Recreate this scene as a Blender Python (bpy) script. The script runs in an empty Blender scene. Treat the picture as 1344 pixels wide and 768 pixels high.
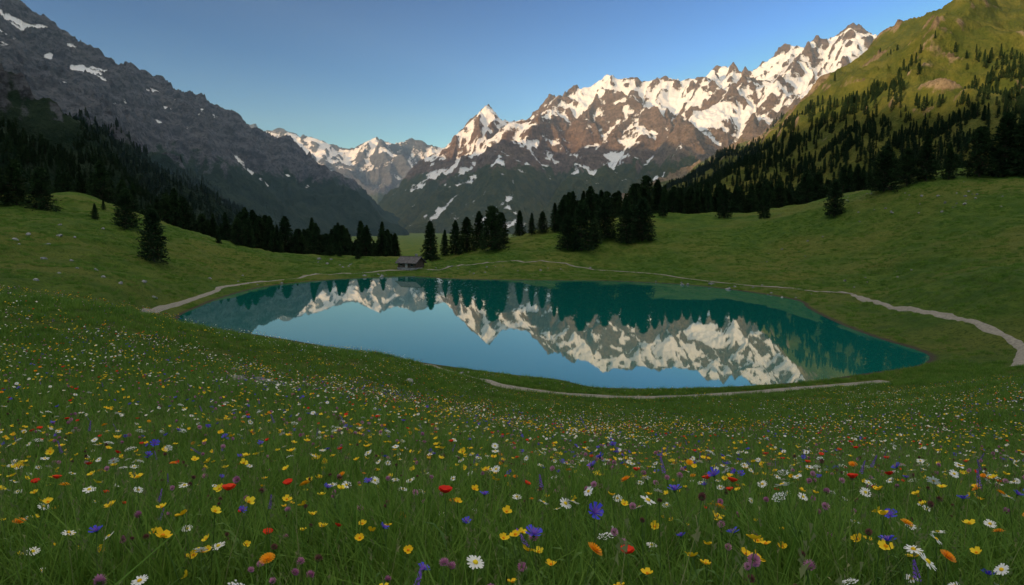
import bpy, math, time, random
import numpy as np
from mathutils import Vector
T0=time.time()
rng=np.random.RandomState(7)
random.seed(3)
scene=bpy.context.scene
scene.view_settings.view_transform='Standard'
scene.view_settings.look='None'
scene.view_settings.exposure=0
CAMZ=17.5
F=896.0
PITCH=math.atan(89/896.0)
cp,sp=math.cos(PITCH),math.sin(PITCH)
def rayd(u,v):
    a=(u-672.0); b=-(v-384.0)
    return np.array([a, F*cp+b*sp, -F*sp+b*cp])
def P(u,v,d):
    r=rayd(u,v); k=d/r[1]
    return (r[0]*k, d, CAMZ+r[2]*k)
def Pz(u,v,z=0.0):
    r=rayd(u,v); k=(z-CAMZ)/r[2]
    return (r[0]*k, r[1]*k)
# ---------------- noise
_tab={}
def _grad(seed):
    if seed not in _tab:
        a=np.random.RandomState(seed).rand(256,256)*2*np.pi
        _tab[seed]=(np.cos(a),np.sin(a))
    return _tab[seed]
def perlin(x,y,seed=0):
    gx,gy=_grad(seed)
    xf0=np.floor(x); yf0=np.floor(y)
    xi=xf0.astype(np.int64)&255; yi=yf0.astype(np.int64)&255
    xf=x-xf0; yf=y-yf0
    x1=(xi+1)&255; y1=(yi+1)&255
    u=xf*xf*xf*(xf*(xf*6-15)+10); v=yf*yf*yf*(yf*(yf*6-15)+10)
    n00=gx[xi,yi]*xf+gy[xi,yi]*yf
    n10=gx[x1,yi]*(xf-1)+gy[x1,yi]*yf
    n01=gx[xi,y1]*xf+gy[xi,y1]*(yf-1)
    n11=gx[x1,y1]*(xf-1)+gy[x1,y1]*(yf-1)
    return 1.5*((n00*(1-u)+n10*u)*(1-v)+(n01*(1-u)+n11*u)*v)
def fbm(x,y,o=4,seed=0,gain=.5):
    s=0;a=1
    for i in range(o):
        s=s+a*perlin(x*2.03**i+i*17.3,y*2.03**i-i*9.1,seed+i); a*=gain
    return s
def ridged(x,y,o=6,seed=0,gain=.56):
    s=0;a=1;w=1;tot=0
    for i in range(o):
        n=1-np.abs(perlin(x*2.05**i+i*31.7,y*2.05**i+i*11.9,seed+i)); n=n*n
        s=s+a*n*w; w=np.clip(n*1.3,0.15,1); tot+=a; a*=gain
    return s/tot
def sstep(a,b,x):
    t=np.clip((x-a)/(b-a),0,1); return t*t*(3-2*t)
# ---------------- lake outline
def catmull(pts,n=6,closed=False):
    pts=[np.array(p,float) for p in pts]; N=len(pts); out=[]
    rngi=range(N) if closed else range(N-1)
    for i in rngi:
        if closed: p0,p1,p2,p3=pts[i-1],pts[i],pts[(i+1)%N],pts[(i+2)%N]
        else: p0,p1,p2,p3=pts[max(i-1,0)],pts[i],pts[i+1],pts[min(i+2,N-1)]
        for k in range(n):
            t=k/n
            out.append(.5*((2*p1)+(-p0+p2)*t+(2*p0-5*p1+4*p2-p3)*t*t+(-p0+3*p1-3*p2+p3)*t**3))
    if not closed: out.append(pts[-1])
    return np.array(out)
lake_px=[(232,419),(262,402),(300,388),(350,376),(420,368.5),(480,365),(540,363),(600,366.5),(700,368),(800,369),(900,374),(980,383),(1045,394),(1062,405),(1100,424),(1150,443),(1200,458),(1222,469),(1205,480),(1140,490),(1060,501),(960,508),(860,510.5),(780,508.5),(735,499),(690,494),(640,488),(560,477),(480,464),(400,450),(340,440),(280,431)]
lake=catmull([Pz(u,v) for u,v in lake_px],5,True)
def lake_sd(x,y):
    sh=x.shape; x=x.ravel(); y=y.ravel()
    best=np.full(x.shape,1e18); inside=np.zeros(x.shape,bool)
    n=len(lake)
    for i in range(n):
        ax,ay=lake[i]; bx,by=lake[(i+1)%n]
        dx,dy=bx-ax,by-ay
        t=np.clip(((x-ax)*dx+(y-ay)*dy)/(dx*dx+dy*dy+1e-9),0,1)
        q=(x-ax-t*dx)**2+(y-ay-t*dy)**2
        best=np.minimum(best,q)
        if ay!=by:
            c=((ay>y)!=(by>y))&(x<(bx-ax)*(y-ay)/(by-ay)+ax)
            inside^=c
    d=np.sqrt(best); d[inside]*=-1
    return d.reshape(sh)
# ---------------- near terrain control points
C=[]
def vc(u,v,d): C.append(P(u,v,d))
def zc(u,d,z):
    x=(u-672)/F*d; C.append((x,d,z))
for u in (-300,0,336,672,1008,1344,1650):
    zc(u,1.0,16.2); zc(u,3.2,15.75)
for a in [(672,612,10),(672,574,20),(672,550,35),(672,530,55),
 (336,572,10),(330,512,20),(320,468,35),(300,439,48),
 (0,545,10),(0,465,20),(0,392,40),(150,412,43),(150,480,21),
 (500,470,60),(500,540,20),(500,580,10),
 (850,540,55),(850,562,35),(850,588,20),(850,627,10),
 (1100,527,55),(1100,550,35),(1100,582,20),(1100,625,10),
 (1344,500,55),(1344,530,30),(1344,570,18),(1344,622,10),(1344,478,75),(1344,456,86),(1344,420,97),(1344,370,115),(1344,346,135),
 (1250,366,140),(1150,386,165),(1344,328,170),(1344,272,220),(1344,230,265),(1220,237,285),(1150,252,300),(1080,267,320),
 (1000,281,350),(880,281,380),(780,290,370),(700,308,340),(600,332,320),
 (1000,335,265),(1200,325,205),(900,330,285),(800,347,275),(1100,368,195),(700,350,265),(1200,300,235),
 (0,372,105),(0,345,132),(0,262,290),(100,256,310),(200,288,290),(150,340,172),(200,385,135),(300,318,300),(400,334,320),(500,343,305),(350,355,230)]:
    vc(*a)
for a in [(300,75,2.6),(150,80,3.5),(0,75,5.5),(430,85,1.6),
 (-300,10,15.2),(-300,40,14),(-300,100,12),(-300,300,42),
 (1650,20,12.8),(1650,60,7.5),(1650,120,12),(1650,260,42),(1650,600,45),(-300,600,30),
 (0,600,5),(300,600,-20),(550,600,-25),(800,600,-15),(1000,520,12),(1344,560,32),(1180,560,22),(540,250,1.2),(620,262,2.2),
 (500,400,-5),(0,380,28),(300,400,2)]:
    zc(*a)
for (u,v) in lake_px[::2]:
    x,y=Pz(u,v); C.append((x,y,0.0))
C=np.array(C)
def warpc(x,y):
    th=np.clip(np.arctan2(x,y),-.85,.85); L=np.log(np.maximum(np.hypot(x,y),1.0))
    return th*1.5, L*.62
cu,cv=warpc(C[:,0],C[:,1])
def tps(r2): return .5*r2*np.log(r2+1e-12)
K=tps((cu[:,None]-cu[None])**2+(cv[:,None]-cv[None])**2)
n=len(C)
A=np.zeros((n+3,n+3)); A[:n,:n]=K+np.eye(n)*.0006
A[:n,n]=1;A[:n,n+1]=cu;A[:n,n+2]=cv;A[n,:n]=1;A[n+1,:n]=cu;A[n+2,:n]=cv
W=np.linalg.solve(A,np.concatenate([C[:,2],[0,0,0]]))
def H(x,y,want_sd=False):
    x=np.asarray(x,float); y=np.asarray(y,float)
    a,b=warpc(x,y)
    z=W[n]+W[n+1]*a+W[n+2]*b
    for i in range(n):
        z=z+W[i]*tps((a-cu[i])**2+(b-cv[i])**2)
    r=np.hypot(x,y)
    far=sstep(560,900,r)
    z=z*(1-far)+(-40)*far
    sd=lake_sd(x,y)
    und=fbm(x/46,y/46,3,11)*2.1*sstep(60,200,r)+fbm(x/11,y/11,3,21)*(.10+.50*sstep(15,110,r))+fbm(x/2.6,y/2.6,2,31)*(.05+.07*sstep(40,120,r))*sstep(4,20,r)
    terr=sstep(70,150,r)*(1-far)
    z=z+und*sstep(0,14,sd)
    q=z/2.1+fbm(x/30,y/30,2,41)*1.2
    z=z+terr*sstep(6,30,sd)*.23*np.sin(2*np.pi*q)
    shorez=.05+.09*sd
    t=sstep(0,11,sd)
    zo=shorez*(1-t)+np.maximum(z,.35)*t
    near=(sd<45)
    z=np.where(near,zo,z)
    z=np.where(sd<0,np.maximum(.05+sd*.35,-3),z)
    if want_sd: return z,sd
    return z
def march(u,v,dmin=20,dmax=700):
    r=rayd(u,v); d=np.exp(np.linspace(math.log(dmin),math.log(dmax),900))
    x=r[0]/r[1]*d; z=CAMZ+r[2]/r[1]*d
    h=H(x,d); hit=np.where(z<=h)[0]
    if len(hit)==0:
        i=int(np.argmin((z-h)/d)); return x[i],d[i],h[i]
    i=hit[0]; return x[i],d[i],h[i]
# ---------------- mesh helpers
def new_mesh(name,V,Fq,mats=(),mi=None,smooth=False,k=None):
    me=bpy.data.meshes.new(name)
    V=np.asarray(V,np.float32)
    me.vertices.add(len(V)); me.vertices.foreach_set('co',V.ravel())
    Fq=np.asarray(Fq,np.int32); m,kk=Fq.shape
    me.loops.add(m*kk); me.loops.foreach_set('vertex_index',Fq.ravel())
    me.polygons.add(m); me.polygons.foreach_set('loop_start',np.arange(m,dtype=np.int32)*kk)
    if smooth: me.polygons.foreach_set('use_smooth',np.ones(m,bool))
    for x in mats: me.materials.append(x)
    if mi is not None: me.polygons.foreach_set('material_index',np.asarray(mi,np.int32))
    me.update(calc_edges=True)
    return me
def obj(name,me,parent=None):
    o=bpy.data.objects.new(name,me); scene.collection.objects.link(o)
    if parent: o.parent=parent
    return o
def grid_faces(nr,nc,wrap=False):
    r=np.arange(nr-1)[:,None]; c=np.arange(nc if wrap else nc-1)[None]
    c2=(c+1)%nc
    a=r*nc+c; b=r*nc+c2; d=(r+1)*nc+c; e=(r+1)*nc+c2
    return np.stack([a,b,e,d],-1).reshape(-1,4)
def add_attr(me,name,vals):
    at=me.attributes.new(name,'FLOAT','POINT'); at.data.foreach_set('value',np.asarray(vals,np.float32).ravel())
class MB:
    def __init__(s): s.v=[];s.f=[];s.m=[]
    def add(s,vs,fs,m=0):
        o=len(s.v); s.v.extend([tuple(p) for p in vs])
        for f in fs:
            s.f.append(tuple(o+i for i in f)); s.m.append(m)
    def mesh(s,name,mats,smooth=False):
        me=bpy.data.meshes.new(name); me.from_pydata(s.v,[],s.f)
        for x in mats: me.materials.append(x)
        me.polygons.foreach_set('material_index',s.m)
        if smooth: me.polygons.foreach_set('use_smooth',[True]*len(s.f))
        me.update(); return me
# ---------------- material helpers
class N:
    def __init__(s,name,nt=None):
        if nt is None:
            s.mat=bpy.data.materials.new(name); s.mat.use_nodes=True; s.nt=s.mat.node_tree; s.nt.nodes.clear()
            s.out=s.n('ShaderNodeOutputMaterial')
        else: s.nt=nt
    def n(s,t,**kw):
        x=s.nt.nodes.new(t)
        for k,v in kw.items():
            if k.startswith('_'): x.inputs[k[1:].replace('_',' ')].default_value=v
            else: setattr(x,k,v)
        return x
    def l(s,a,b): s.nt.links.new(a,b)
    def val(s,x,sock):
        if isinstance(x,(int,float)): sock.default_value=x
        elif isinstance(x,(tuple,list)): sock.default_value=(*x,1) if len(x)==3 else x
        else: s.l(x,sock)
    def noise(s,vec,scale,detail=4,rough=.55,dist=0):
        x=s.n('ShaderNodeTexNoise'); x.inputs['Scale'].default_value=scale; x.inputs['Detail'].default_value=detail
        x.inputs['Roughness'].default_value=rough; x.inputs['Distortion'].default_value=dist
        s.l(vec,x.inputs['Vector']); return x.outputs['Fac']
    def m(s,op,a,b=0.0,c=None,clamp=False):
        x=s.n('ShaderNodeMath',operation=op); x.use_clamp=clamp
        s.val(a,x.inputs[0]); s.val(b,x.inputs[1])
        if c is not None: s.val(c,x.inputs[2])
        return x.outputs[0]
    def ss(s,x,a,b):
        q=s.n('ShaderNodeMapRange',interpolation_type='SMOOTHSTEP'); q.inputs['From Min'].default_value=a; q.inputs['From Max'].default_value=b
        s.val(x,q.inputs['Value']); return q.outputs['Result']
    def mix(s,f,a,b,mode='MIX'):
        q=s.n('ShaderNodeMix',data_type='RGBA',blend_type=mode)
        s.val(f,q.inputs[0]); s.val(a,q.inputs[6]); s.val(b,q.inputs[7]); return q.outputs[2]
    def pos(s): return s.n('ShaderNodeNewGeometry').outputs['Position']
    def rnd(s): return s.n('ShaderNodeObjectInfo').outputs['Random']
    def attr(s,name): return s.n('ShaderNodeAttribute',attribute_name=name).outputs['Fac']
    def sepz(s,v): x=s.n('ShaderNodeSeparateXYZ'); s.l(v,x.inputs[0]); return x.outputs
    def bump(s,h,strength,dist):
        b=s.n('ShaderNodeBump'); b.inputs['Strength'].default_value=strength; b.inputs['Distance'].default_value=dist
        s.l(h,b.inputs['Height']); return b.outputs[0]
    def princ(s,col,rough=.9,spec=.2,normal=None):
        p=s.n('ShaderNodeBsdfPrincipled'); s.val(col,p.inputs['Base Color']); s.val(rough,p.inputs['Roughness'])
        p.inputs['Specular IOR Level'].default_value=spec
        if normal is not None: s.l(normal,p.inputs['Normal'])
        return p.outputs[0]
    def done(s,sh): s.l(sh,s.out.inputs['Surface']); return s.mat
def scl(N_,v,sx,sy,sz):
    m=N_.n('ShaderNodeMapping'); m.inputs['Scale'].default_value=(sx,sy,sz); N_.l(v,m.inputs['Vector']); return m.outputs[0]

def mat_ground():
    M=N('meadow_turf'); p=M.pos()
    n1=M.noise(p,.03,4); n2=M.noise(p,.22,5,.6); n3=M.noise(p,2.2,5,.7)
    c=M.mix(M.ss(n2,.35,.68),(.058,.120,.016),(.115,.175,.026))
    c=M.mix(M.ss(n1,.4,.65),c,(.150,.172,.034))
    c=M.mix(M.m('MULTIPLY',M.ss(n3,.48,.66),.8),c,(.028,.060,.010))
    c=M.mix(M.m('MULTIPLY',M.ss(M.noise(p,.45,7,.8),.54,.66),.6),c,(.032,.072,.014))
    c=M.mix(M.m('MULTIPLY',M.ss(M.noise(p,.6,6,.75),.60,.72),.45),c,(.20,.175,.065))
    sh=M.attr('shore')
    w=M.m('ADD',sh,M.m('MULTIPLY',M.noise(p,.8,3),1.6))
    c=M.mix(M.ss(w,1.9,1.0),c,(.085,.075,.05))
    h=M.m('ADD',M.m('MULTIPLY',n3,.6),M.m('MULTIPLY',M.noise(p,.7,7,.75),1.4))
    return M.done(M.princ(c,.95,.08,M.bump(h,1.0,1.0)))
def mat_mount(name,rockA,rockB,grassA,grassB,bscale=1.0,strata=60.0,snowc=(.86,.87,.90)):
    M=N(name); p=M.pos()
    n1=M.noise(p,.004,6,.65); n2=M.noise(p,.02,8,.75); n3=M.noise(p,.06,5,.7)
    z=M.sepz(p)[2]
    st=M.m('SINE',M.m('ADD',M.m('DIVIDE',z,strata/6.28),M.m('MULTIPLY',n1,22.0)))
    r=M.mix(M.ss(n2,.38,.62),rockA,rockB)
    r=M.mix(M.m('MULTIPLY',M.ss(st,.2,.9),.25),r,tuple(c*1.5 for c in rockB))
    r=M.mix(M.m('MULTIPLY',M.ss(n3,.50,.62),.65),r,tuple(c*.4 for c in rockA))
    g=M.mix(M.ss(n2,.4,.62),grassA,grassB)
    ga=M.m('ADD',M.attr('grass'),M.m('MULTIPLY',M.m('SUBTRACT',M.noise(p,.012,7,.7),.5),1.3))
    c=M.mix(M.ss(ga,.42,.58),r,g)
    sa=M.m('ADD',M.attr('snow'),M.m('MULTIPLY',M.m('SUBTRACT',M.noise(p,.018,10,.76),.5),1.1))
    c=M.mix(M.ss(sa,.47,.53),c,snowc)
    h=M.m('ADD',M.m('MULTIPLY',n2,1.0),M.m('MULTIPLY',n3,.5))
    hb=M.m('MULTIPLY',h,M.m('SUBTRACT',1.0,M.m('MULTIPLY',M.ss(sa,.47,.53),.72)))
    return M.done(M.princ(c,.95,.1,M.bump(hb,1.0,38*bscale)))
def mat_leaf(name,c1,c2,trans=.25,rough=.8,noise=.0):
    M=N(name); c=M.mix(M.rnd(),c1,c2)
    if noise:
        c=M.mix(M.ss(M.noise(M.pos(),noise,3),.4,.62),c,tuple(x*.55 for x in c1))
    a=M.princ(c,rough,.15)
    t=M.n('ShaderNodeBsdfTranslucent'); M.val(c,t.inputs['Color'])
    mx=M.n('ShaderNodeMixShader'); mx.inputs[0].default_value=trans
    M.l(a,mx.inputs[1]); M.l(t.outputs[0],mx.inputs[2]); return M.done(mx.outputs[0])
def mat_plain(name,c1,c2,scale=3.0,rough=.9,bump=.3,bd=.05,spec=.2):
    M=N(name); p=M.pos(); nn=M.noise(p,scale,6,.65)
    return M.done(M.princ(M.mix(M.ss(nn,.35,.65),c1,c2),rough,spec,M.bump(nn,bump,bd)))

# ---------------- ground sheet
fa=np.radians(np.arange(-43,43.01,.105))
side=np.radians(np.linspace(43,317,110)[1:-1])
ang=np.concatenate([fa,side])
rr=np.concatenate([np.exp(np.linspace(math.log(.15),math.log(30),200)),np.exp(np.linspace(math.log(30),math.log(650),640))[1:],np.exp(np.linspace(math.log(650),math.log(13000),40))[1:]])
RR,AA=np.meshgrid(rr,ang,indexing='ij')
X=RR*np.sin(AA); Y=RR*np.cos(AA)
Z,SD=H(X,Y,True)
me=new_mesh('meadow_ground',np.stack([X,Y,Z],-1).reshape(-1,3),grid_faces(len(rr),len(ang),True)[:,::-1],[mat_ground()],smooth=True)
add_attr(me,'shore',np.abs(SD))
ground=obj('meadow_ground',me)
print('ground',time.time()-T0)
# ---------------- water
M=N('lake_water'); p=M.pos()
fr=M.n('ShaderNodeFresnel'); fr.inputs['IOR'].default_value=1.6
b=M.bump(M.noise(scl(M,p,.5,1.2,1),1.1,3,.5),.025,.014)
M.l(b,fr.inputs['Normal'])
gl=M.n('ShaderNodeBsdfGlossy'); gl.inputs['Roughness'].default_value=.015; gl.inputs['Color'].default_value=(.93,.97,.98,1); M.l(b,gl.inputs['Normal'])
df=M.n('ShaderNodeBsdfDiffuse'); df.inputs['Color'].default_value=(.003,.105,.088,1)
mx=M.n('ShaderNodeMixShader'); M.l(fr.outputs[0],mx.inputs[0]); M.l(df.outputs[0],mx.inputs[1]); M.l(gl.outputs[0],mx.inputs[2])
wm=M.done(mx.outputs[0])
import bmesh
bm=bmesh.new()
tang=np.roll(lake,-1,0)-np.roll(lake,1,0); nrm=np.stack([tang[:,1],-tang[:,0]],-1); nrm/=np.linalg.norm(nrm,axis=1)[:,None]
area=.5*np.sum(lake[:,0]*np.roll(lake[:,1],-1)-np.roll(lake[:,0],-1)*lake[:,1])
if area<0: nrm=-nrm
big=lake+nrm*1.5
vs=[bm.verts.new((x,y,0)) for x,y in big]
f=bm.faces.new(vs)
bmesh.ops.triangulate(bm,faces=bm.faces[:])
bm.normal_update()
for f in bm.faces:
    if f.normal.z<0: f.normal_flip()
me=bpy.data.meshes.new('lake_water'); bm.to_mesh(me); bm.free(); me.materials.append(wm)
obj('lake_water',me)
# ---------------- mountains
def px_line(l): return [P(*a) for a in l]
def spurs(line,step,kface,base,rs,sides=(1,-1),ratio=.5,sub=True,p0=.0):
    out=[]
    pts=[np.array(p) for p in line]
    for a,b2 in zip(pts[:-1],pts[1:]):
        L=np.linalg.norm((b2-a)[:2]); m=max(1,int(round(L/step)))
        d=(b2-a)[:2]/L; nn=np.array([d[1],-d[0]])
        for j in range(m):
            t=(j+rs.rand())/m; s=a+(b2-a)*t
            for sd in sides:
                hgt=s[2]-base
                if hgt<40: continue
                dirn=nn*sd+d*rs.uniform(-.6,.6); dirn/=np.linalg.norm(dirn)
                ks=kface*ratio*rs.uniform(.85,1.2)
                cur=s.copy(); cur[2]-=p0*hgt; nseg=4; tot=hgt/ks*rs.uniform(.7,1.0)
                ln=[cur.copy()]
                for q in range(nseg):
                    dirn=dirn+rs.normal(0,.22,2); dirn/=np.linalg.norm(dirn)
                    cur=cur.copy(); cur[:2]+=dirn*tot/nseg; cur[2]-=ks*tot/nseg*rs.uniform(.7,1.3)
                    ln.append(cur)
                out.append(ln)
                if sub:
                    for q in (1,2,3):
                        c0=ln[q]; dd=(ln[q]-ln[q-1])[:2]; dd/=np.linalg.norm(dd)+1e-9
                        pn=np.array([dd[1],-dd[0]])*rs.choice([-1,1])+dd*.7; pn/=np.linalg.norm(pn)
                        hh=max(c0[2]-base,0); k2=kface*(ratio+1)/2; tt=hh/k2*.6
                        if tt>60: out.append([c0,np.array([*(c0[:2]+pn*tt),c0[2]-k2*tt])])
    return out
def ridge_field(X,Y,lines,k,base):
    h=np.full(X.shape,float(base))
    for ln in lines:
        for a,b2 in zip(ln[:-1],ln[1:]):
            dx,dy,dz=b2[0]-a[0],b2[1]-a[1],b2[2]-a[2]
            t=np.clip(((X-a[0])*dx+(Y-a[1])*dy)/(dx*dx+dy*dy+1e-6),0,1)
            dist=np.sqrt((X-a[0]-t*dx)**2+(Y-a[1]-t*dy)**2)
            h=np.maximum(h,a[2]+t*dz-k*dist)
    return h
def blur(a,r,ax):
    pad=[(0,0),(0,0)]; pad[ax]=(r+1,r)
    c=np.cumsum(np.pad(a,pad,mode='edge'),axis=ax)
    return (np.take(c,range(2*r+1,c.shape[ax]),ax)-np.take(c,range(0,c.shape[ax]-2*r-1),ax))/(2*r+1)
def mountain(name,mat,u0,u1,nc,d0,d1,nr,crests,k,base,rs,step,warp,amp,nscale,snowf,grassf,ter=0,terp=55,ratio=.5,sides=(1,-1),extra=(),cart=False):
    if cart:
        Y,X=np.meshgrid(np.linspace(d0,d1,nr),np.linspace(u0,u1,nc),indexing='ij')
    else:
        Y,S=np.meshgrid(np.exp(np.linspace(math.log(d0),math.log(d1),nr)),(np.linspace(u0,u1,nc)-672)/F,indexing='ij')
        X=S*Y
    lines=[]
    for c in crests:
        lines.append([np.array(p) for p in c]); lines+=spurs(c,step,k,base,rs,sides,ratio)
    lines+=[[np.array(p) for p in e] for e in extra]
    wx=fbm(X/nscale/1.3,Y/nscale/1.3,4,51)*warp; wy=fbm(X/nscale/1.3,Y/nscale/1.3,4,61)*warp
    XX=(X+wx).astype(np.float32); YY=(Y+wy).astype(np.float32)
    Zm=ridge_field(XX,YY,lines,k,base).astype(float)
    rel=np.clip((Zm-base)/250,0,1)
    rd=ridged((X+wx)/nscale,(Y+wy)/nscale,7,71)
    Zm=Zm+(rd-.42)*amp*rel
    if ter: Zm=Zm+ter*rel*np.sin(2*np.pi*(Zm/terp+fbm(X/500,Y/500,3,81)*3))
    Zm=Zm-30*(1-np.clip((Zm-base)/30,0,1))
    Pm=np.stack([X,Y,Zm],-1)
    du=np.gradient(Pm,axis=1); dv=np.gradient(Pm,axis=0)
    nn=np.cross(du,dv); nn/=np.linalg.norm(nn,axis=2)[...,None]+1e-9; nz=np.abs(nn[...,2])
    zb=blur(blur(Zm,7,0),7,1); conc=(Zm-zb)
    nzb=blur(blur(nz,3,0),3,1)
    sn=snowf(X,Y,Zm,nzb,conc); gr=grassf(X,Y,Zm,nzb,conc)
    me=new_mesh(name,Pm.reshape(-1,3),grid_faces(nr,nc),[mat],smooth=True)
    add_attr(me,'snow',sn); add_attr(me,'grass',gr)
    o=obj(name,me)
    return X,Y,Zm,nz
rs=np.random.RandomState(5)
mC=mat_mount('alpine_rock_snow',(.155,.108,.080),(.27,.195,.145),(.060,.080,.028),(.11,.115,.04))
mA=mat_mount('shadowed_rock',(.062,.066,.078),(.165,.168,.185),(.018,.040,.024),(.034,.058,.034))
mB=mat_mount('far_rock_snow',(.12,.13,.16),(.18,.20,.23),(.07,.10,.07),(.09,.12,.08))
mD=mat_mount('grassy_slope',(.19,.135,.085),(.30,.225,.145),(.080,.100,.020),(.155,.150,.032),.45)
crestC=px_line([(520,268,6600),(560,222,6400),(590,188,6300),(612,162,6200),(638,148,6200),(660,160,6200),(690,152,6150),(722,129,6100),(745,122,6050),(778,110,6000),(800,101,6000),(818,108,6000),(850,115,5950),(880,109,5900),(912,103,5850),(940,91,5800),(970,97,5750),(992,87,5650),(1012,73,5600),(1050,63,5500),(1082,45,5400),(1110,37,5300),(1142,41,5250),(1165,43,5200),(1205,49,5100),(1225,65,5000),(1300,94,4800),(1400,134,4600)])
exC=[px_line([(1000,120,5500),(960,148,5050),(880,184,4750),(800,221,4400),(745,254,4100)]),px_line([(1110,38,5300),(1075,110,4800),(1030,160,4400),(960,205,4000)])]
mountain('snowy_mountain_range',mC,480,1420,1150,3000,7200,560,[crestC],1.0,-40,rs,360,90,165,500,
  lambda X,Y,Z,nz,c: .50+.30*np.clip((Z-680)/450,-1.5,.7)+(nz-.645)*1.8-c*.012+.34*fbm(X/650,Y/650,3,77),
  lambda X,Y,Z,nz,c: .5+(430-Z)/240+(nz-.66)*1.2,ter=4,ratio=.60,extra=exC)
crestB=px_line([(250,150,9000),(350,172,9000),(378,174,9000),(400,180,9000),(430,186,9000),(455,192,9000),(478,186,9000),(500,179,9000),(522,188,9000),(560,188,9000),(590,192,9000),(650,190,9000),(720,200,9200)])
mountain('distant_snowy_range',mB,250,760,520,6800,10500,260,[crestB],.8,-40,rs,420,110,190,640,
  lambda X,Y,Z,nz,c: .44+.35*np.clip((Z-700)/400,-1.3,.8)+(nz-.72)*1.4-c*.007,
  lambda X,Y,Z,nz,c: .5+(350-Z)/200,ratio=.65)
crestA=px_line([(-170,-95,2600),(0,8,3000),(30,18,3050),(80,44,3150),(130,76,3300),(168,92,3400),(232,112,3600),(270,134,3750),(330,168,4000),(400,212,4400),(450,242,4800),(500,266,5200),(545,290,5600),(590,304,6000)])
shA=px_line([(-170,55,1150),(0,118,1300),(100,168,1500),(200,220,1800),(300,270,2200),(380,308,2600)])
XA,YA,ZA,NA=mountain('added_shade_ridge',mA,-180,700,880,620,6600,560,[crestA,shA],.85,-42,rs,330,80,150,380,
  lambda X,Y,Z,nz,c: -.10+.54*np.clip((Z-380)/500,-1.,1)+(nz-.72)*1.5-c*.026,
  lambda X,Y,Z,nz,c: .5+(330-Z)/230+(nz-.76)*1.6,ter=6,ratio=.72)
crestD=px_line([(1560,-160,1600),(1440,-95,1800),(1344,-38,2000),(1300,2,2150),(1255,30,2300),(1215,56,2500),(1150,98,2750),(1100,122,2850),(1060,148,2950),(980,183,3200),(900,223,3500),(830,258,3900)])
shD=px_line([(1560,70,950),(1344,145,1100),(1200,188,1250),(1100,215,1400),(1000,241,1600),(900,264,1900)])
XD,YD,ZD,ND=mountain('grassy_mountain',mD,640,1500,900,430,4100,540,[crestD,shD],.68,-42,rs,300,50,66,250,
  lambda X,Y,Z,nz,c: -.6+0*Z,
  lambda X,Y,Z,nz,c: 1.04-sstep(430,640,Z)*.66+(nz-.82)*1.2-np.maximum(c,0)*.03,ter=2.5,terp=40,ratio=.88)
shade_ridge=[[(-3500,4200,1150),(-3450,3200,1200),(-3200,2500,1350),(-2900,1800,1300),(-2900,0,870),(-2900,-2500,850),(-2900,-6500,850)]]  # off-frame ridge added on the left, crest shaped to shade meadow and slopes
mountain('added_shade_ridge',mA,-5200,-1200,130,-7000,5600,380,shade_ridge,.75,-60,rs,600,60,80,420,
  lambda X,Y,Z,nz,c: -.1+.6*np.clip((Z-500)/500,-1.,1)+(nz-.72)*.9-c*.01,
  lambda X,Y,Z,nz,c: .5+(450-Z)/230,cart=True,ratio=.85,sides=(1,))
# ---------------- scatter (geometry-nodes instancing, one object each)
def scatter(name,pts,scale,rot,protos,idx=None):
    me=bpy.data.meshes.new(name); pts=np.asarray(pts,np.float32)
    me.vertices.add(len(pts)); me.vertices.foreach_set('co',pts.ravel())
    add_attr(me,'i_scale',scale)
    at=me.attributes.new('i_rot','FLOAT_VECTOR','POINT'); at.data.foreach_set('vector',np.asarray(rot,np.float32).ravel())
    if idx is None: idx=rng.randint(0,len(protos),len(pts))
    at=me.attributes.new('i_idx','INT','POINT'); at.data.foreach_set('value',np.asarray(idx,np.int32))
    o=obj(name,me)
    g=bpy.data.node_groups.new(name,'GeometryNodeTree')
    g.interface.new_socket('Geometry',in_out='INPUT',socket_type='NodeSocketGeometry')
    g.interface.new_socket('Geometry',in_out='OUTPUT',socket_type='NodeSocketGeometry')
    gi=g.nodes.new('NodeGroupInput'); go=g.nodes.new('NodeGroupOutput')
    j=g.nodes.new('GeometryNodeJoinGeometry')
    for pr in protos:
        po=obj(pr.name,pr,o); po.hide_render=True; po.hide_viewport=False
        oi=g.nodes.new('GeometryNodeObjectInfo'); oi.inputs['Object'].default_value=po; oi.inputs['As Instance'].default_value=True
        g.links.new(oi.outputs['Geometry'],j.inputs[0])
    ip=g.nodes.new('GeometryNodeInstanceOnPoints')
    ip.inputs['Pick Instance'].default_value=True
    def na(nm,dt,ty):
        x=g.nodes.new('GeometryNodeInputNamedAttribute'); x.data_type=dt; x.inputs['Name'].default_value=nm
        for s in x.outputs:
            if s.name=='Attribute' and s.type==ty: return s
        return x.outputs[0]
    g.links.new(gi.outputs[0],ip.inputs['Points']); g.links.new(j.outputs[0],ip.inputs['Instance'])
    g.links.new(na('i_scale','FLOAT','VALUE'),ip.inputs['Scale'])
    g.links.new(na('i_rot','FLOAT_VECTOR','VECTOR'),ip.inputs['Rotation'])
    g.links.new(na('i_idx','INT','INT'),ip.inputs['Instance Index'])
    g.links.new(ip.outputs[0],go.inputs[0])
    md=o.modifiers.new('scatter','NODES'); md.node_group=g
    return o
def yaw(n,tilt=.1):
    r=np.zeros((n,3)); r[:,2]=rng.rand(n)*6.283; r[:,0]=rng.normal(0,tilt,n); r[:,1]=rng.normal(0,tilt,n); return r
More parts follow.
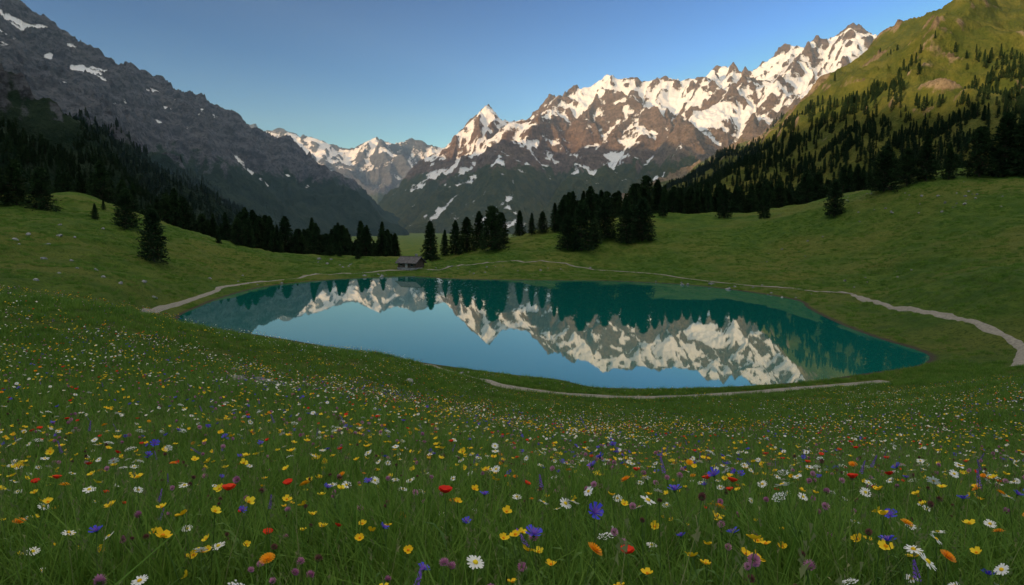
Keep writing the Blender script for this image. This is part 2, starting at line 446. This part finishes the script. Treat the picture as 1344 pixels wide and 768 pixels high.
# ---------------- conifers
mneedle=mat_leaf('pine_needles',(.022,.050,.018),(.040,.074,.024),.12,.85,.35)
mforest=mat_leaf('forest_needles',(.015,.036,.018),(.030,.058,.024),.05,.9)
mbark=mat_plain('pine_bark',(.06,.04,.028),(.12,.085,.06),6,.95)
def conifer(name,seed,Hh,R,nb,nt,nq,size,mat,pexp=.75,low=.12,limbs=True,t0=.07):
    r=random.Random(seed); mb=MB()
    seg=7; rings=7; vs=[];fs=[]
    for i in range(rings):
        t=i/(rings-1); rad=Hh*.017*(1-t)**.9+.02
        if i==0: rad*=1.4
        ox=math.sin(t*4+seed)*.12*t; oy=math.cos(t*3+seed)*.12*t
        for k in range(seg):
            a=k/seg*6.283; vs.append((ox+rad*math.cos(a),oy+rad*math.sin(a),t*Hh*.97-(.5 if i==0 else 0)))
    for i in range(rings-1):
        for k in range(seg): fs.append((i*seg+k,i*seg+(k+1)%seg,(i+1)*seg+(k+1)%seg,(i+1)*seg+k))
    mb.add(vs,fs,1)
    ph=r.random()*6
    for i in range(nb):
        t=t0+(1-t0)*((i+r.random())/nb)**1.1; t=min(t,.99)
        prof=(1-t)**pexp*min(1,(t+low)/.3)
        a=i*2.39996+r.uniform(-.4,.4)
        L=R*prof*r.uniform(.72,1.12)*(1+.16*math.sin(2*a+ph+t*7)+.1*math.sin(5*a+t*23))+.18
        el=-.22+.85*t+r.uniform(-.12,.12)
        dx,dy,dz=math.cos(a)*math.cos(el),math.sin(a)*math.cos(el),math.sin(el)
        b0=(0,0,t*Hh)
        if limbs:
            w=.03+.02*L
            e=(dx*L*.9,dy*L*.9,t*Hh+dz*L*.9)
            px,py=-math.sin(a)*w,math.cos(a)*w
            mb.add([(px,py,b0[2]),(-px,-py,b0[2]),(0,0,b0[2]+w*1.5),e],[(0,1,3),(1,2,3),(2,0,3)],1)
        for j in range(nt):
            s=1-r.random()**1.5*.75
            sag=.10*L*s*s
            cx=dx*L*s+r.gauss(0,.09*L); cy=dy*L*s+r.gauss(0,.09*L); cz=t*Hh+dz*L*s-sag+r.gauss(0,.12*size+.03*L)
            for q in range(nq):
                vx=dx*.9+r.gauss(0,.6); vy=dy*.9+r.gauss(0,.6); vz=.25+r.gauss(0,.45)
                l=math.sqrt(vx*vx+vy*vy+vz*vz)+1e-6; ll=size*r.uniform(.6,1.3)/l
                vx*=ll;vy*=ll;vz*=ll
                wx=r.gauss(0,1);wy=r.gauss(0,1);wz=r.gauss(0,.6); wl=size*.2/math.sqrt(wx*wx+wy*wy+wz*wz+1e-6)
                mb.add([(cx-vx*.4+wx*wl,cy-vy*.4+wy*wl,cz-vz*.4+wz*wl),(cx-vx*.4-wx*wl,cy-vy*.4-wy*wl,cz-vz*.4-wz*wl),(cx+vx*.6,cy+vy*.6,cz+vz*.6)],[(0,1,2)],0)
    return mb.mesh(name,[mat,mbark])
heroes=[conifer('pine_crown',11,20,4.9,230,9,5,1.0,mneedle,.7,.2),conifer('pine_crown',12,20,5.8,240,9,5,1.05,mneedle,.55,.25),
        conifer('pine_crown',13,20,4.2,220,8,5,.95,mneedle,.8,.12),conifer('pine_crown',14,20,6.3,260,9,5,1.1,mneedle,.5,.2)]
lows=[conifer('conifer',21+i,20,[3.4,4.2,3.0,4.8][i],75,5,3,1.9,mforest,[.85,.7,.95,.6][i],.12,False) for i in range(4)]
trees=[(202,343,275,1),(167,300,249,3),(125,289,268,0),(136,276,262,2),(55,276,222,3),(22,270,212,1),(-10,268,205,3),(287,320,303,0),(313,322,286,1),(326,321,290,3),(432,336,308,0),(446,337,316,2),(470,340,320,0),
(565,343,291,0),(584,336,302,2),(598,334,290,0),(613,331,286,1),(629,326,278,0),(646,328,272,3),(658,322,280,1),(682,310,277,0),(698,308,280,2),(712,307,279,1),(738,304,262,0),(728,305,268,2),(745,328,284,3),(763,329,265,1),(778,325,279,0),(795,314,262,3),(822,320,266,1),(843,317,262,3),(834,305,256,2),
(870,284,255,0),(950,286,249,1),(1003,287,251,0),(1095,284,238,1),(1160,252,194,3),(1215,237,178,0),(1245,236,190,2),(1285,232,170,3),(1318,231,152,1),(1345,231,160,3),(1190,243,196,1)]
for (u,vb,vt,k) in trees:
    x,y,z=march(u,vb,60,520)
    hgt=(vb-vt)/F*y
    o=obj('pine_tree',heroes[k]); o.location=(x,y,z-.1); s=hgt/20; o.scale=(s*1.1,s*1.1,s); o.rotation_euler=(0,0,rng.rand()*6.28)
# forests
def from_grid(X,Y,Z,mask,nn):
    w=(mask*Y*Y).ravel(); w=w/w.sum(); ids=rng.choice(w.size,nn,p=w)
    x=X.ravel()[ids]; y=Y.ravel()[ids]; z=Z.ravel()[ids]
    return np.stack([x,y,z-.5],-1)
fn=fbm(XA/260,YA/260,4,91)
mask=((ZA>-38)&(ZA<230+fn*130)&(YA<2700)&(fn>-.5)).astype(float)*sstep(2900,1100,YA)
pa=from_grid(XA,YA,ZA,mask,13000)
fn=fbm(XD/170,YD/170,4,95)
mask=(((ZD<215+fn*70)&(YD<2500))).astype(float)+(((ZD<340)&(fn>.36)&(YD<2900))).astype(float)*.5
pd=from_grid(XD,YD,ZD,mask,17500)
mk=((ZD<420)&(YD<3200)).astype(float)
pd2=from_grid(XD,YD,ZD,mk,50)
pf=np.concatenate([pa,pd,pd2])
scatter('distant_conifer_forest',pf,rng.uniform(.45,1.0,len(pf)),yaw(len(pf),.02),lows)
def belt(nn,u0,u1,d0,d1,thr=-.2,seed=97):
    u=rng.uniform(u0,u1,nn*3); d=np.sqrt(rng.uniform(d0*d0,d1*d1,nn*3)); x=(u-672)/F*d
    keep=fbm(x/60,d/60,3,seed)>thr
    x=x[keep][:nn]; d=d[keep][:nn]
    return np.stack([x,d,H(x,d)-.3],-1)
b1=belt(1400,900,1500,400,640,-.5); b2=belt(750,-150,520,345,620,-.2); b3=belt(160,730,930,385,520,-.1)
pb=np.concatenate([b1,b2,b3])
scatter('conifer_forest_belt',pb,rng.uniform(.55,1.1,len(pb)),yaw(len(pb),.02),heroes)
# ---------------- footpaths
mpath=mat_plain('gravel',(.17,.155,.125),(.27,.245,.20),2.5,.95,.4,.03)
paths_px=[[(183,421),(188,416),(205,408),(232,400),(262,390),(284,382),(293,377),(340,370),(400,363),(450,359),(495,357),(535,354)],
 [(552,353),(590,350),(640,345),(700,344),(745,347),(785,355),(860,360),(900,366),(980,375),(1060,382),(1120,387)],
 [(1120,387),(1150,397),(1200,407),(1250,418),(1300,434),(1333,450),(1343,464),(1330,482)],
 [(560,479),(600,491),(650,504),(700,513),(760,519),(860,522),(950,518),(1050,510),(1160,501)]]
path_pts=[]
for i,pl in enumerate(paths_px):
    w=[1.4,1.0,1.5,1.8][i]
    pts=np.array([march(u,v,45,420)[:2] for u,v in pl])
    c=catmull(pts,14)
    tg=np.gradient(c,axis=0); tg/=np.linalg.norm(tg,axis=1)[:,None]+1e-9; nr_=np.stack([-tg[:,1],tg[:,0]],-1)
    ww=w*(1+.3*perlin(np.arange(len(c))*.23,np.zeros(len(c))+i*3.3,5))
    offs=np.linspace(-.5,.5,7)
    XY=c[:,None,:]+nr_[:,None,:]*(offs[None,:,None]*ww[:,None,None])
    zz=H(XY[...,0],XY[...,1])
    zz=zz+np.array([-.02,.08,.1,.1,.1,.08,-.02])[None]+(.1 if i==1 else 0)
    me=new_mesh('footpath',np.concatenate([XY,zz[...,None]],-1).reshape(-1,3),grid_faces(len(c),7),[mpath],smooth=True)
    obj('footpath',me); path_pts.append(c)
allp=np.concatenate(path_pts)
def off_path(x,y,m=1.1):
    ok=np.ones(x.shape,bool)
    for q in allp: ok&=((x-q[0])**2+(y-q[1])**2)>m*m
    return ok
# ---------------- alpine hut
hx,hy,hz=march(538,355,150,400)
hut=bpy.data.objects.new('alpine_hut',None); scene.collection.objects.link(hut)
hut.location=(hx,hy+3,hz); hut.rotation_euler=(0,0,math.radians(-28))
mwood=mat_plain('weathered_timber',(.055,.038,.028),(.12,.085,.06),1.5,.9)
mstone=mat_plain('dry_stone',(.16,.15,.14),(.32,.30,.28),1.2,.95,.6,.1)
mroof=mat_plain('slate_shingle',(.06,.056,.056),(.13,.12,.12),1.6,.85,.5,.08)
mglass=mat_plain('window_glass',(.02,.025,.03),(.03,.035,.04),1,.2,0,0,.5)
mtrim=mat_plain('pale_trim',(.30,.27,.22),(.4,.36,.3),3,.8)
def box(mb,x0,x1,y0,y1,z0,z1,m=0):
    mb.add([(x0,y0,z0),(x1,y0,z0),(x1,y1,z0),(x0,y1,z0),(x0,y0,z1),(x1,y0,z1),(x1,y1,z1),(x0,y1,z1)],[(3,2,1,0),(4,5,6,7),(0,1,5,4),(1,2,6,5),(2,3,7,6),(3,0,4,7)],m)
mb=MB(); box(mb,-4.2,4.2,-2.9,2.9,-1,.9); obj('stone_base',mb.mesh('stone_base',[mstone]),hut)
mb=MB()
for i in range(8): # logs
    z0=.9+i*.25; e=.04 if i%2 else 0
    box(mb,-4.0-e,4.0+e,-2.7-e,2.7+e,z0,z0+.245)
for sx in (-4,4):
    mb.add([(sx,-2.7,2.9),(sx,2.7,2.9),(sx,0,4.65),(sx*.97,-2.7,2.9),(sx*.97,2.7,2.9),(sx*.97,0,4.65)],[(0,1,2),(5,4,3),(0,2,5,3),(1,4,5,2),(0,3,4,1)])
obj('timber_walls',mb.mesh('timber_walls',[mwood]),hut)
mb=MB()
for s in (-1,1):
    a=[(-4.8,s*3.5,2.42),(4.8,s*3.5,2.42),(4.8,0,4.72),(-4.8,0,4.72)]
    b_=[(p[0],p[1],p[2]+.22) for p in a]
    mb.add(a+b_,[(0,1,2,3),(4,5,6,7),(0,1,5,4),(1,2,6,5),(2,3,7,6),(3,0,4,7)])
box(mb,-4.85,4.85,-.16,.16,4.88,5.02)
obj('slate_roof',mb.mesh('slate_roof',[mroof]),hut)
mb=MB(); box(mb,1.6,2.3,.4,1.1,3.6,5.7); box(mb,1.5,2.4,.3,1.2,5.7,5.85); obj('chimney',mb.mesh('chimney',[mstone]),hut)
mb=MB(); box(mb,-.5,.5,-2.98,-2.76,.92,2.6); obj('door',mb.mesh('door',[mtrim]),hut)
mb=MB()
for wx in (-2.4,2.4): box(mb,wx-.45,wx+.45,-2.84,-2.75,1.5,2.3,0); box(mb,wx-.55,wx+.55,-2.9,-2.76,1.38,1.48,1); box(mb,wx-.55,wx+.55,-2.9,-2.76,2.32,2.42,1)
box(mb,-4.12,-4.05,-.45,.45,1.5,2.4,0)
obj('windows',mb.mesh('windows',[mglass,mtrim]),hut)
# ---------------- rocks
mrock=mat_plain('limestone',(.15,.145,.14),(.33,.32,.30),2.5,.95,.6,.06)
def rock(name,seed):
    bm=bmesh.new(); bmesh.ops.create_icosphere(bm,subdivisions=3,radius=1); r=np.random.RandomState(seed)
    co=np.array([v.co[:] for v in bm.verts])
    for q in range(14):
        d=r.normal(size=3); d/=np.linalg.norm(d); cut=r.uniform(.55,.85)
        s=co@d; co=co-np.outer(np.maximum(s-cut,0),d)
    co+=.06*fbm(co[:,0]*2+seed,co[:,1]*2+co[:,2]*1.7,3,seed)[:,None]*co
    co*=np.array([1,.75,.6])
    for v,c in zip(bm.verts,co): v.co=c
    me=bpy.data.meshes.new(name); bm.to_mesh(me); bm.free(); me.materials.append(mrock); return me
rp=[rock('rock',i) for i in (1,2,3)]
rk=[]
def rocks_at(u,v,nn,spread,s0,s1):
    x,y,z=march(u,v,6,420)
    for i in range(nn):
        a=x+rng.normal(0,spread); b_=y+rng.normal(0,spread*1.2); rk.append((a,b_,rng.uniform(s0,s1)))
for a in [(343,509,5,.4,.42,.60),(372,514,3,.3,.32,.44),(545,505,2,.4,.3,.4),(405,448,3,1,.4,.6),(310,492,2,.3,.3,.4),(430,345,4,3,.4,1.2),(495,362,6,3,.3,.9),(905,372,10,6,.3,.9),(960,378,8,6,.3,.7),(1255,262,18,7,.3,1.0),(1180,268,12,9,.3,.8),(1140,255,8,6,.3,.7),(650,356,7,6,.3,.7),(1050,330,8,12,.3,.7),(750,352,6,5,.3,.7),(60,330,10,10,.4,.9),(120,360,8,8,.4,.8),(40,300,8,12,.4,1.),(1145,372,8,6,.2,.6),(330,372,5,5,.3,.7),(470,352,5,6,.3,.9),(590,352,5,3,.3,.7),(1030,388,6,3,.2,.5),(640,492,5,2,.2,.4)]: rocks_at(*a)
rk=np.array(rk); rz=H(rk[:,0],rk[:,1])
scatter('scattered_rocks',np.stack([rk[:,0],rk[:,1],rz+.15*rk[:,2]],-1),rk[:,2],yaw(len(rk),.2),rp)
# ---------------- grass
mgrass=mat_leaf('grass_blades',(.072,.165,.018),(.140,.240,.030),.35,.6)
mgrass2=mat_leaf('seed_stalks',(.15,.20,.06),(.24,.24,.10),.3,.8)
def blade(mb,bx,by,h,w,az,lean,m=0,segs=3):
    ca,sa=math.cos(az),math.sin(az); vs=[];fs=[]
    tw=random.uniform(-.8,.8)
    pa_,pb_=math.cos(az+1.57+tw),math.sin(az+1.57+tw)
    for i in range(segs+1):
        t=i/segs; off=lean*h*t*t; zz=h*(t-.25*lean*t*t); ww=w*(1-t**1.6)+.0004
        vs+= [(bx+ca*off-pa_*ww,by+sa*off-pb_*ww,zz-.03*(i==0)),(bx+ca*off+pa_*ww,by+sa*off+pb_*ww,zz-.03*(i==0))]
    for i in range(segs): fs.append((2*i,2*i+1,2*i+3,2*i+2))
    mb.add(vs,fs,m)
def tuft(name,nbl,rad,h0,h1,w,stalk):
    mb=MB()
    for i in range(nbl):
        r=rad*math.sqrt(random.random()); a=random.random()*6.283
        blade(mb,r*math.cos(a),r*math.sin(a),random.uniform(h0,h1),w*random.uniform(.6,1.3),random.random()*6.283,random.uniform(.1,.95))
    for i in range(stalk):
        r=rad*math.sqrt(random.random()); a=random.random()*6.283
        h=h1*random.uniform(1.0,1.35); az=random.random()*6.28; x,y=r*math.cos(a),r*math.sin(a)
        blade(mb,x,y,h,w*.28,az,.3,1,3)
        hx_,hy_=x+math.cos(az)*.3*h,y+math.sin(az)*.3*h
        for k in range(7): 
            t=k/7; mb.add([(hx_,hy_,h*.86+t*.06*h/.4),(hx_+random.gauss(0,.006),hy_+random.gauss(0,.006),h*.86+t*.06+.02),(hx_+random.gauss(0,.005),hy_+random.gauss(0,.005),h*.88+t*.07)],[(0,1,2)],1)
    for i in range(nbl//9):
        r=rad*math.sqrt(random.random()); a=random.random()*6.283
        blade(mb,r*math.cos(a),r*math.sin(a),random.uniform(h0*.5,h0*1.1),w*3.2,random.random()*6.283,random.uniform(.5,1.2))
    return mb.mesh(name,[mgrass,mgrass2])
tn=[tuft('grass_tuft',62,.17,.15,.38,.0042,[0,1,1,0][i]) for i in range(4)]
tf=[tuft('grass_tuft',60,.42,.12,.30,.009,1) for i in range(3)]
def fan(nn,d0,d1,a0=-.80,a1=.80):
    a=rng.uniform(a0,a1,nn); d=np.sqrt(rng.uniform(d0*d0,d1*d1,nn))
    return d*np.sin(a),d*np.cos(a)
def place(x,y,sdmin=.8,pm=1.1):
    z,sd=H(x,y,True); ok=(sd>sdmin)
    if (np.hypot(x,y).max()>45): ok&=off_path(x,y,pm)
    return x[ok],y[ok],z[ok]
x,y=fan(8500,.5,9,-.95,.95); x,y,z=place(x,y)
scatter('meadow_grass',np.stack([x,y,z],-1),rng.uniform(.75,1.35,len(x))*(1+.25*fbm(x/1.5,y/1.5,2,7)),yaw(len(x),.12),tn)
x1,y1=fan(12500,8.5,30); x2,y2=fan(17000,30,100); x3,y3=fan(22000,100,330,-.72,.72)
k=fbm(x3/9,y3/9,3,140)>-.15; x3=x3[k]; y3=y3[k]
x,y,z=place(np.concatenate([x1,x2,x3]),np.concatenate([y1,y2,y3]),.8,1.3); d=np.hypot(x,y)
scatter('meadow_grass',np.stack([x,y,z],-1),rng.uniform(.7,1.2,len(x))*(1+.35*sstep(30,60,d)+.6*sstep(95,160,d)),yaw(len(x),.1),tf)
# ---------------- flowers
mstem=mat_leaf('flower_stem',(.07,.14,.03),(.11,.19,.04),.2,.7)
def pm(name,c1,c2): return mat_leaf(name,c1,c2,.25,.6)
mY=pm('yellow_petal',(.85,.52,.01),(.85,.66,.03)); mO=pm('orange_petal',(.85,.30,.01),(.85,.42,.01)); mW=pm('white_petal',(.82,.82,.80),(.78,.77,.70))
mBl=pm('blue_petal',(.05,.06,.58),(.10,.09,.70)); mR=pm('red_petal',(.72,.03,.015),(.82,.07,.02)); mP=pm('pink_petal',(.42,.14,.28),(.58,.30,.42)); mV=pm('violet_petal',(.20,.09,.42),(.30,.15,.55)); mDk=pm('brown_head',(.12,.045,.04),(.18,.08,.06))
def head(mb,c,kind,s=1):
    tx,ty=random.gauss(0,.3),random.gauss(-.15,.3)
    up=Vector((tx,ty,1)).normalized(); q=up.to_track_quat('Z','Y').to_matrix(); c=Vector(c)
    def T(p): return c+q@(Vector(p)*s)
    def petal(az,L,W,lift,m,r0=.1,tipw=.55,curl=0,z0=0):
        ca,sa=math.cos(az),math.sin(az)
        def pt(r,w,z): return T((ca*r-sa*w,sa*r+ca*w,z))
        mb.add([pt(r0*L,-W*.18,z0),pt(r0*L,W*.18,z0),pt(.6*L,-W*.5,z0+lift*.5*L),pt(.6*L,W*.5,z0+lift*.5*L),pt(L,-W*.5*tipw,z0+lift*L-curl*L),pt(L,W*.5*tipw,z0+lift*L-curl*L)],[(0,1,3,2),(2,3,5,4)],m)
    def dome(r,h,m,z0=0,n=8):
        vs=[T((0,0,z0+h))]
        for k in range(n): a=k/n*6.283; vs.append(T((r*.7*math.cos(a),r*.7*math.sin(a),z0+h*.75)))
        for k in range(n): a=k/n*6.283; vs.append(T((r*math.cos(a),r*math.sin(a),z0)))
        fs=[(0,1+k,1+(k+1)%n) for k in range(n)]+[(1+k,1+n+k,1+n+(k+1)%n,1+(k+1)%n) for k in range(n)]
        mb.add(vs,fs,m)
    if kind=='buttercup':
        for k in range(5): petal(k*1.2566+random.uniform(-.1,.1),.019*random.uniform(.85,1.1),.018,random.uniform(.35,.8),1,tipw=.7)
        dome(.005,.006,2,.002)
    elif kind=='daisy':
        for k in range(15): petal(k*.4189+random.uniform(-.05,.05),.024,.0075,random.uniform(-.1,.2),1,.2,.6)
        dome(.0075,.005,2,.001)
    elif kind=='cornflower':
        for k in range(9):
            a=k*.698+random.uniform(-.08,.08)
            petal(a,.027*random.uniform(.85,1.1),.008,random.uniform(.25,.7),1,.1,1.5); petal(a+.3,.020,.003,.8,2,.1,.5)
        for k in range(8): petal(k*.785,.010,.004,1.6,2)
        dome(.007,-.012,0,0)
    elif kind=='poppy':
        for k in range(4): petal(k*1.5708,.030,.040,.75,1,.05,.85)
        for k in range(4): petal(k*1.5708+.78,.026,.034,.95,1,.05,.85)
        dome(.006,.009,2,.004)
    elif kind=='yarrow':
        for k in range(46):
            r=.042*math.sqrt((k+.5)/46); a=k*2.4; zz=.010-(r/.042)**2*.012+random.gauss(0,.0025)
            cc=(r*math.cos(a)+random.gauss(0,.0025),r*math.sin(a)+random.gauss(0,.0025))
            s5=.0052*random.uniform(.7,1.2)
            vs=[T((cc[0]+s5*math.cos(j*1.2566),cc[1]+s5*math.sin(j*1.2566),zz+random.uniform(-.0015,.0015))) for j in range(5)]+[T((cc[0],cc[1],zz+.003))]
            mb.add(vs,[(j,(j+1)%5,5) for j in range(5)],1)
            if k%3==0:
                mb.add([T((0,0,-.05)),T((cc[0],cc[1],zz)),T((cc[0]+.0012,cc[1],zz))],[(0,1,2)],0)
    elif kind=='clover':
        for k in range(60):
            a=k*2.4; ph_=math.acos(1-1.7*(k+.5)/60); R=.013
            d=(math.sin(ph_)*math.cos(a),math.sin(ph_)*math.sin(a),math.cos(ph_))
            p0=tuple(x*R*.5 for x in d); e=tuple(x*R*random.uniform(.9,1.15) for x in d)
            mb.add([T((p0[0]-d[1]*.004,p0[1]+d[0]*.004,p0[2]+.001)),T((p0[0]+d[1]*.004,p0[1]-d[0]*.004,p0[2])),T((e[0]+d[1]*.0015,e[1],e[2]+.003)),T((e[0]-d[1]*.0015,e[1],e[2]+.003))],[(0,1,2,3)],1)
        for k in range(5): petal(k*1.25,.009,.006,.4,0,0,.5,0,-.006)
    elif kind=='dandelion':
        for ring,(L,li,nk) in enumerate([(.022,.15,18),(.017,.5,14),(.010,1.1,9)]):
            for k in range(nk): petal(k*6.283/nk+ring,L,.0048,li,1,.1,.8)
    elif kind=='spike':
        for k in range(30):
            a=k*2.4; zz=-.07+k*.0032; r=.011*(1-k/36)
            d=(math.cos(a),math.sin(a))
            mb.add([T((d[0]*.002,d[1]*.002,zz)),T((d[0]*r-d[1]*.005,d[1]*r+d[0]*.005,zz+.004)),T((d[0]*r*1.2,d[1]*r*1.2,zz+.010)),T((d[0]*r+d[1]*.005,d[1]*r-d[0]*.005,zz+.003))],[(0,1,2,3)],1)
def plant(name,kind,mats,nst,h0,h1,spread,s=1.0):
    mb=MB()
    for i in range(nst):
        bx,by=random.gauss(0,spread*.4),random.gauss(0,spread*.4); h=random.uniform(h0,h1)
        az=random.random()*6.28; ln=random.uniform(.02,spread*1.2)
        prev=None; segs=4; R=.0016
        for k in range(segs+1):
            t=k/segs; c=(bx+math.cos(az)*ln*t*t,by+math.sin(az)*ln*t*t,h*t-.02*(k==0))
            ring=[(c[0]+R*math.cos(j*2.094),c[1]+R*math.sin(j*2.094),c[2]) for j in range(3)]
            if prev: mb.add(prev+ring,[(j,(j+1)%3,3+(j+1)%3,3+j) for j in range(3)],0)
            prev=ring
        head(mb,c,kind,s*random.uniform(.75,1.2))
        for k in range(4):
            t=random.uniform(.15,.7); a=random.random()*6.28; L=random.uniform(.04,.09)
            x0,y0,z0=bx+math.cos(az)*ln*t*t,by+math.sin(az)*ln*t*t,h*t
            mb.add([(x0,y0,z0),(x0+math.cos(a)*L*.5-math.sin(a)*.006,y0+math.sin(a)*L*.5+math.cos(a)*.006,z0+L*.5),(x0+math.cos(a)*L,y0+math.sin(a)*L,z0+L*.55),(x0+math.cos(a)*L*.5+math.sin(a)*.006,y0+math.sin(a)*L*.5-math.cos(a)*.006,z0+L*.5)],[(0,1,2,3)],0)
    return mb.mesh(name,mats)
kinds=[('buttercup_flowers','buttercup',[mstem,mY,mO],2,.30,.50,.11,1.15,400,3.4),
 ('dandelion_flowers','dandelion',[mstem,mO,mO],1,.30,.46,.04,1.15,80,3),
 ('white_daisy_flowers','daisy',[mstem,mW,mY],1,.32,.52,.08,1.0,460,4.5),
 ('cornflower_flowers','cornflower',[mstem,mBl,mV],1,.36,.50,.05,.85,170,4),
 ('red_poppy_flowers','poppy',[mstem,mR,mDk],1,.36,.52,.05,.70,110,3.5),
 ('white_yarrow_flowers','yarrow',[mstem,mW,mW],1,.36,.50,.04,.80,70,3),
 ('pink_clover_flowers','clover',[mstem,mP,mP],2,.30,.48,.09,1.25,200,3),
 ('brown_burnet_flowers','clover',[mstem,mDk,mDk],2,.34,.52,.07,.9,150,1.5),
 ('violet_sage_flowers','spike',[mstem,mV,mV],1,.32,.48,.04,.9,80,2)]
for i,(nm,kind,mats,nst,h0,h1,sprd,s,nn,far) in enumerate(kinds):
    pr=[plant(kind,kind,mats,nst,h0,h1,sprd,s) for q in range(5)]
    xs=[];ys=[]
    for (d0,d1,cnt,cl) in [(1.6,9,nn,-.45),(9,32,int(nn*far*1.1),-.1),(32,75,int(nn*far*1.3),.0)]:
        x,y=fan(cnt*3,d0,d1,-.85,.85)
        cn=fbm(x/(1.2+d0*.25)+i*13,y/(1.2+d0*.25),2,120+i)
        k=cn>cl; xs.append(x[k][:cnt]); ys.append(y[k][:cnt])
    x,y,z=place(np.concatenate(xs),np.concatenate(ys),2.0,1.4); d=np.hypot(x,y)
    scatter(nm,np.stack([x,y,z],-1),rng.uniform(.8,1.2,len(x))*(1+.2*sstep(8,40,d)),yaw(len(x),.14),pr)
# ---------------- haze volume (thin valley air)
mb=MB(); box(mb,-9000,9000,1200,12500,-120,1900)
hz_=bpy.data.materials.new('haze_air'); hz_.use_nodes=True; nt=hz_.node_tree; nt.nodes.clear()
o_=nt.nodes.new('ShaderNodeOutputMaterial'); vsn=nt.nodes.new('ShaderNodeVolumeScatter'); vsn.inputs['Color'].default_value=(.46,.73,1,1); vsn.inputs['Density'].default_value=6.0e-5; vsn.inputs['Anisotropy'].default_value=.1
nt.links.new(vsn.outputs[0],o_.inputs['Volume'])
obj('atmospheric_haze',mb.mesh('atmospheric_haze',[hz_]))
# ---------------- light
EL=math.radians(9); az=math.radians(235)
S=Vector((math.sin(az)*math.cos(EL),math.cos(az)*math.cos(EL),math.sin(EL)))
sl=bpy.data.lights.new('sun','SUN'); sl.energy=5; sl.angle=math.radians(.5); sl.color=(1,.72,.38)
so=bpy.data.objects.new('sun',sl); scene.collection.objects.link(so); so.rotation_euler=S.to_track_quat('Z','Y').to_euler()
w=bpy.data.worlds.new('World'); scene.world=w; w.use_nodes=True; nt=w.node_tree
bg=nt.nodes['Background']; sky=nt.nodes.new('ShaderNodeTexSky'); sky.sky_type='NISHITA'; sky.sun_disc=False
sky.sun_elevation=EL; sky.sun_rotation=az; sky.altitude=1000; sky.air_density=1.0; sky.dust_density=.2; sky.ozone_density=3.0
WN=N('',nt)
mn=nt.nodes.new('ShaderNodeVectorMath'); mn.operation='MINIMUM'; mn.inputs[1].default_value=(3.2,4.0,4.3)
nt.links.new(sky.outputs[0],mn.inputs[0])
gm=nt.nodes.new('ShaderNodeGamma'); gm.inputs['Gamma'].default_value=2.5
nt.links.new(mn.outputs[0],gm.inputs['Color'])
col=WN.mix(1.0,gm.outputs[0],(1.02,.55,.36),'MULTIPLY')
# bright cap added to the sky overhead, fill light for the shaded meadow
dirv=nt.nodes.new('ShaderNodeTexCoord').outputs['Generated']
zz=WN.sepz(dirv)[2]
fill_cap=WN.m('MULTIPLY',WN.ss(zz,.44,.68),WN.m('ADD',.75,WN.m('MULTIPLY',WN.noise(dirv,2.5,4),.5)))
col=WN.mix(fill_cap,col,(12.6,12.1,10.6))
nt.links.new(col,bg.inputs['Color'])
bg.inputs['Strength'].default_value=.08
cam=bpy.data.cameras.new('camera'); co=bpy.data.objects.new('camera',cam); scene.collection.objects.link(co)
co.location=(0,0,CAMZ); co.rotation_euler=(math.pi/2-PITCH,0,0); cam.lens=24; cam.sensor_width=36; cam.clip_start=.05; cam.clip_end=30000
scene.camera=co
print('total',time.time()-T0)
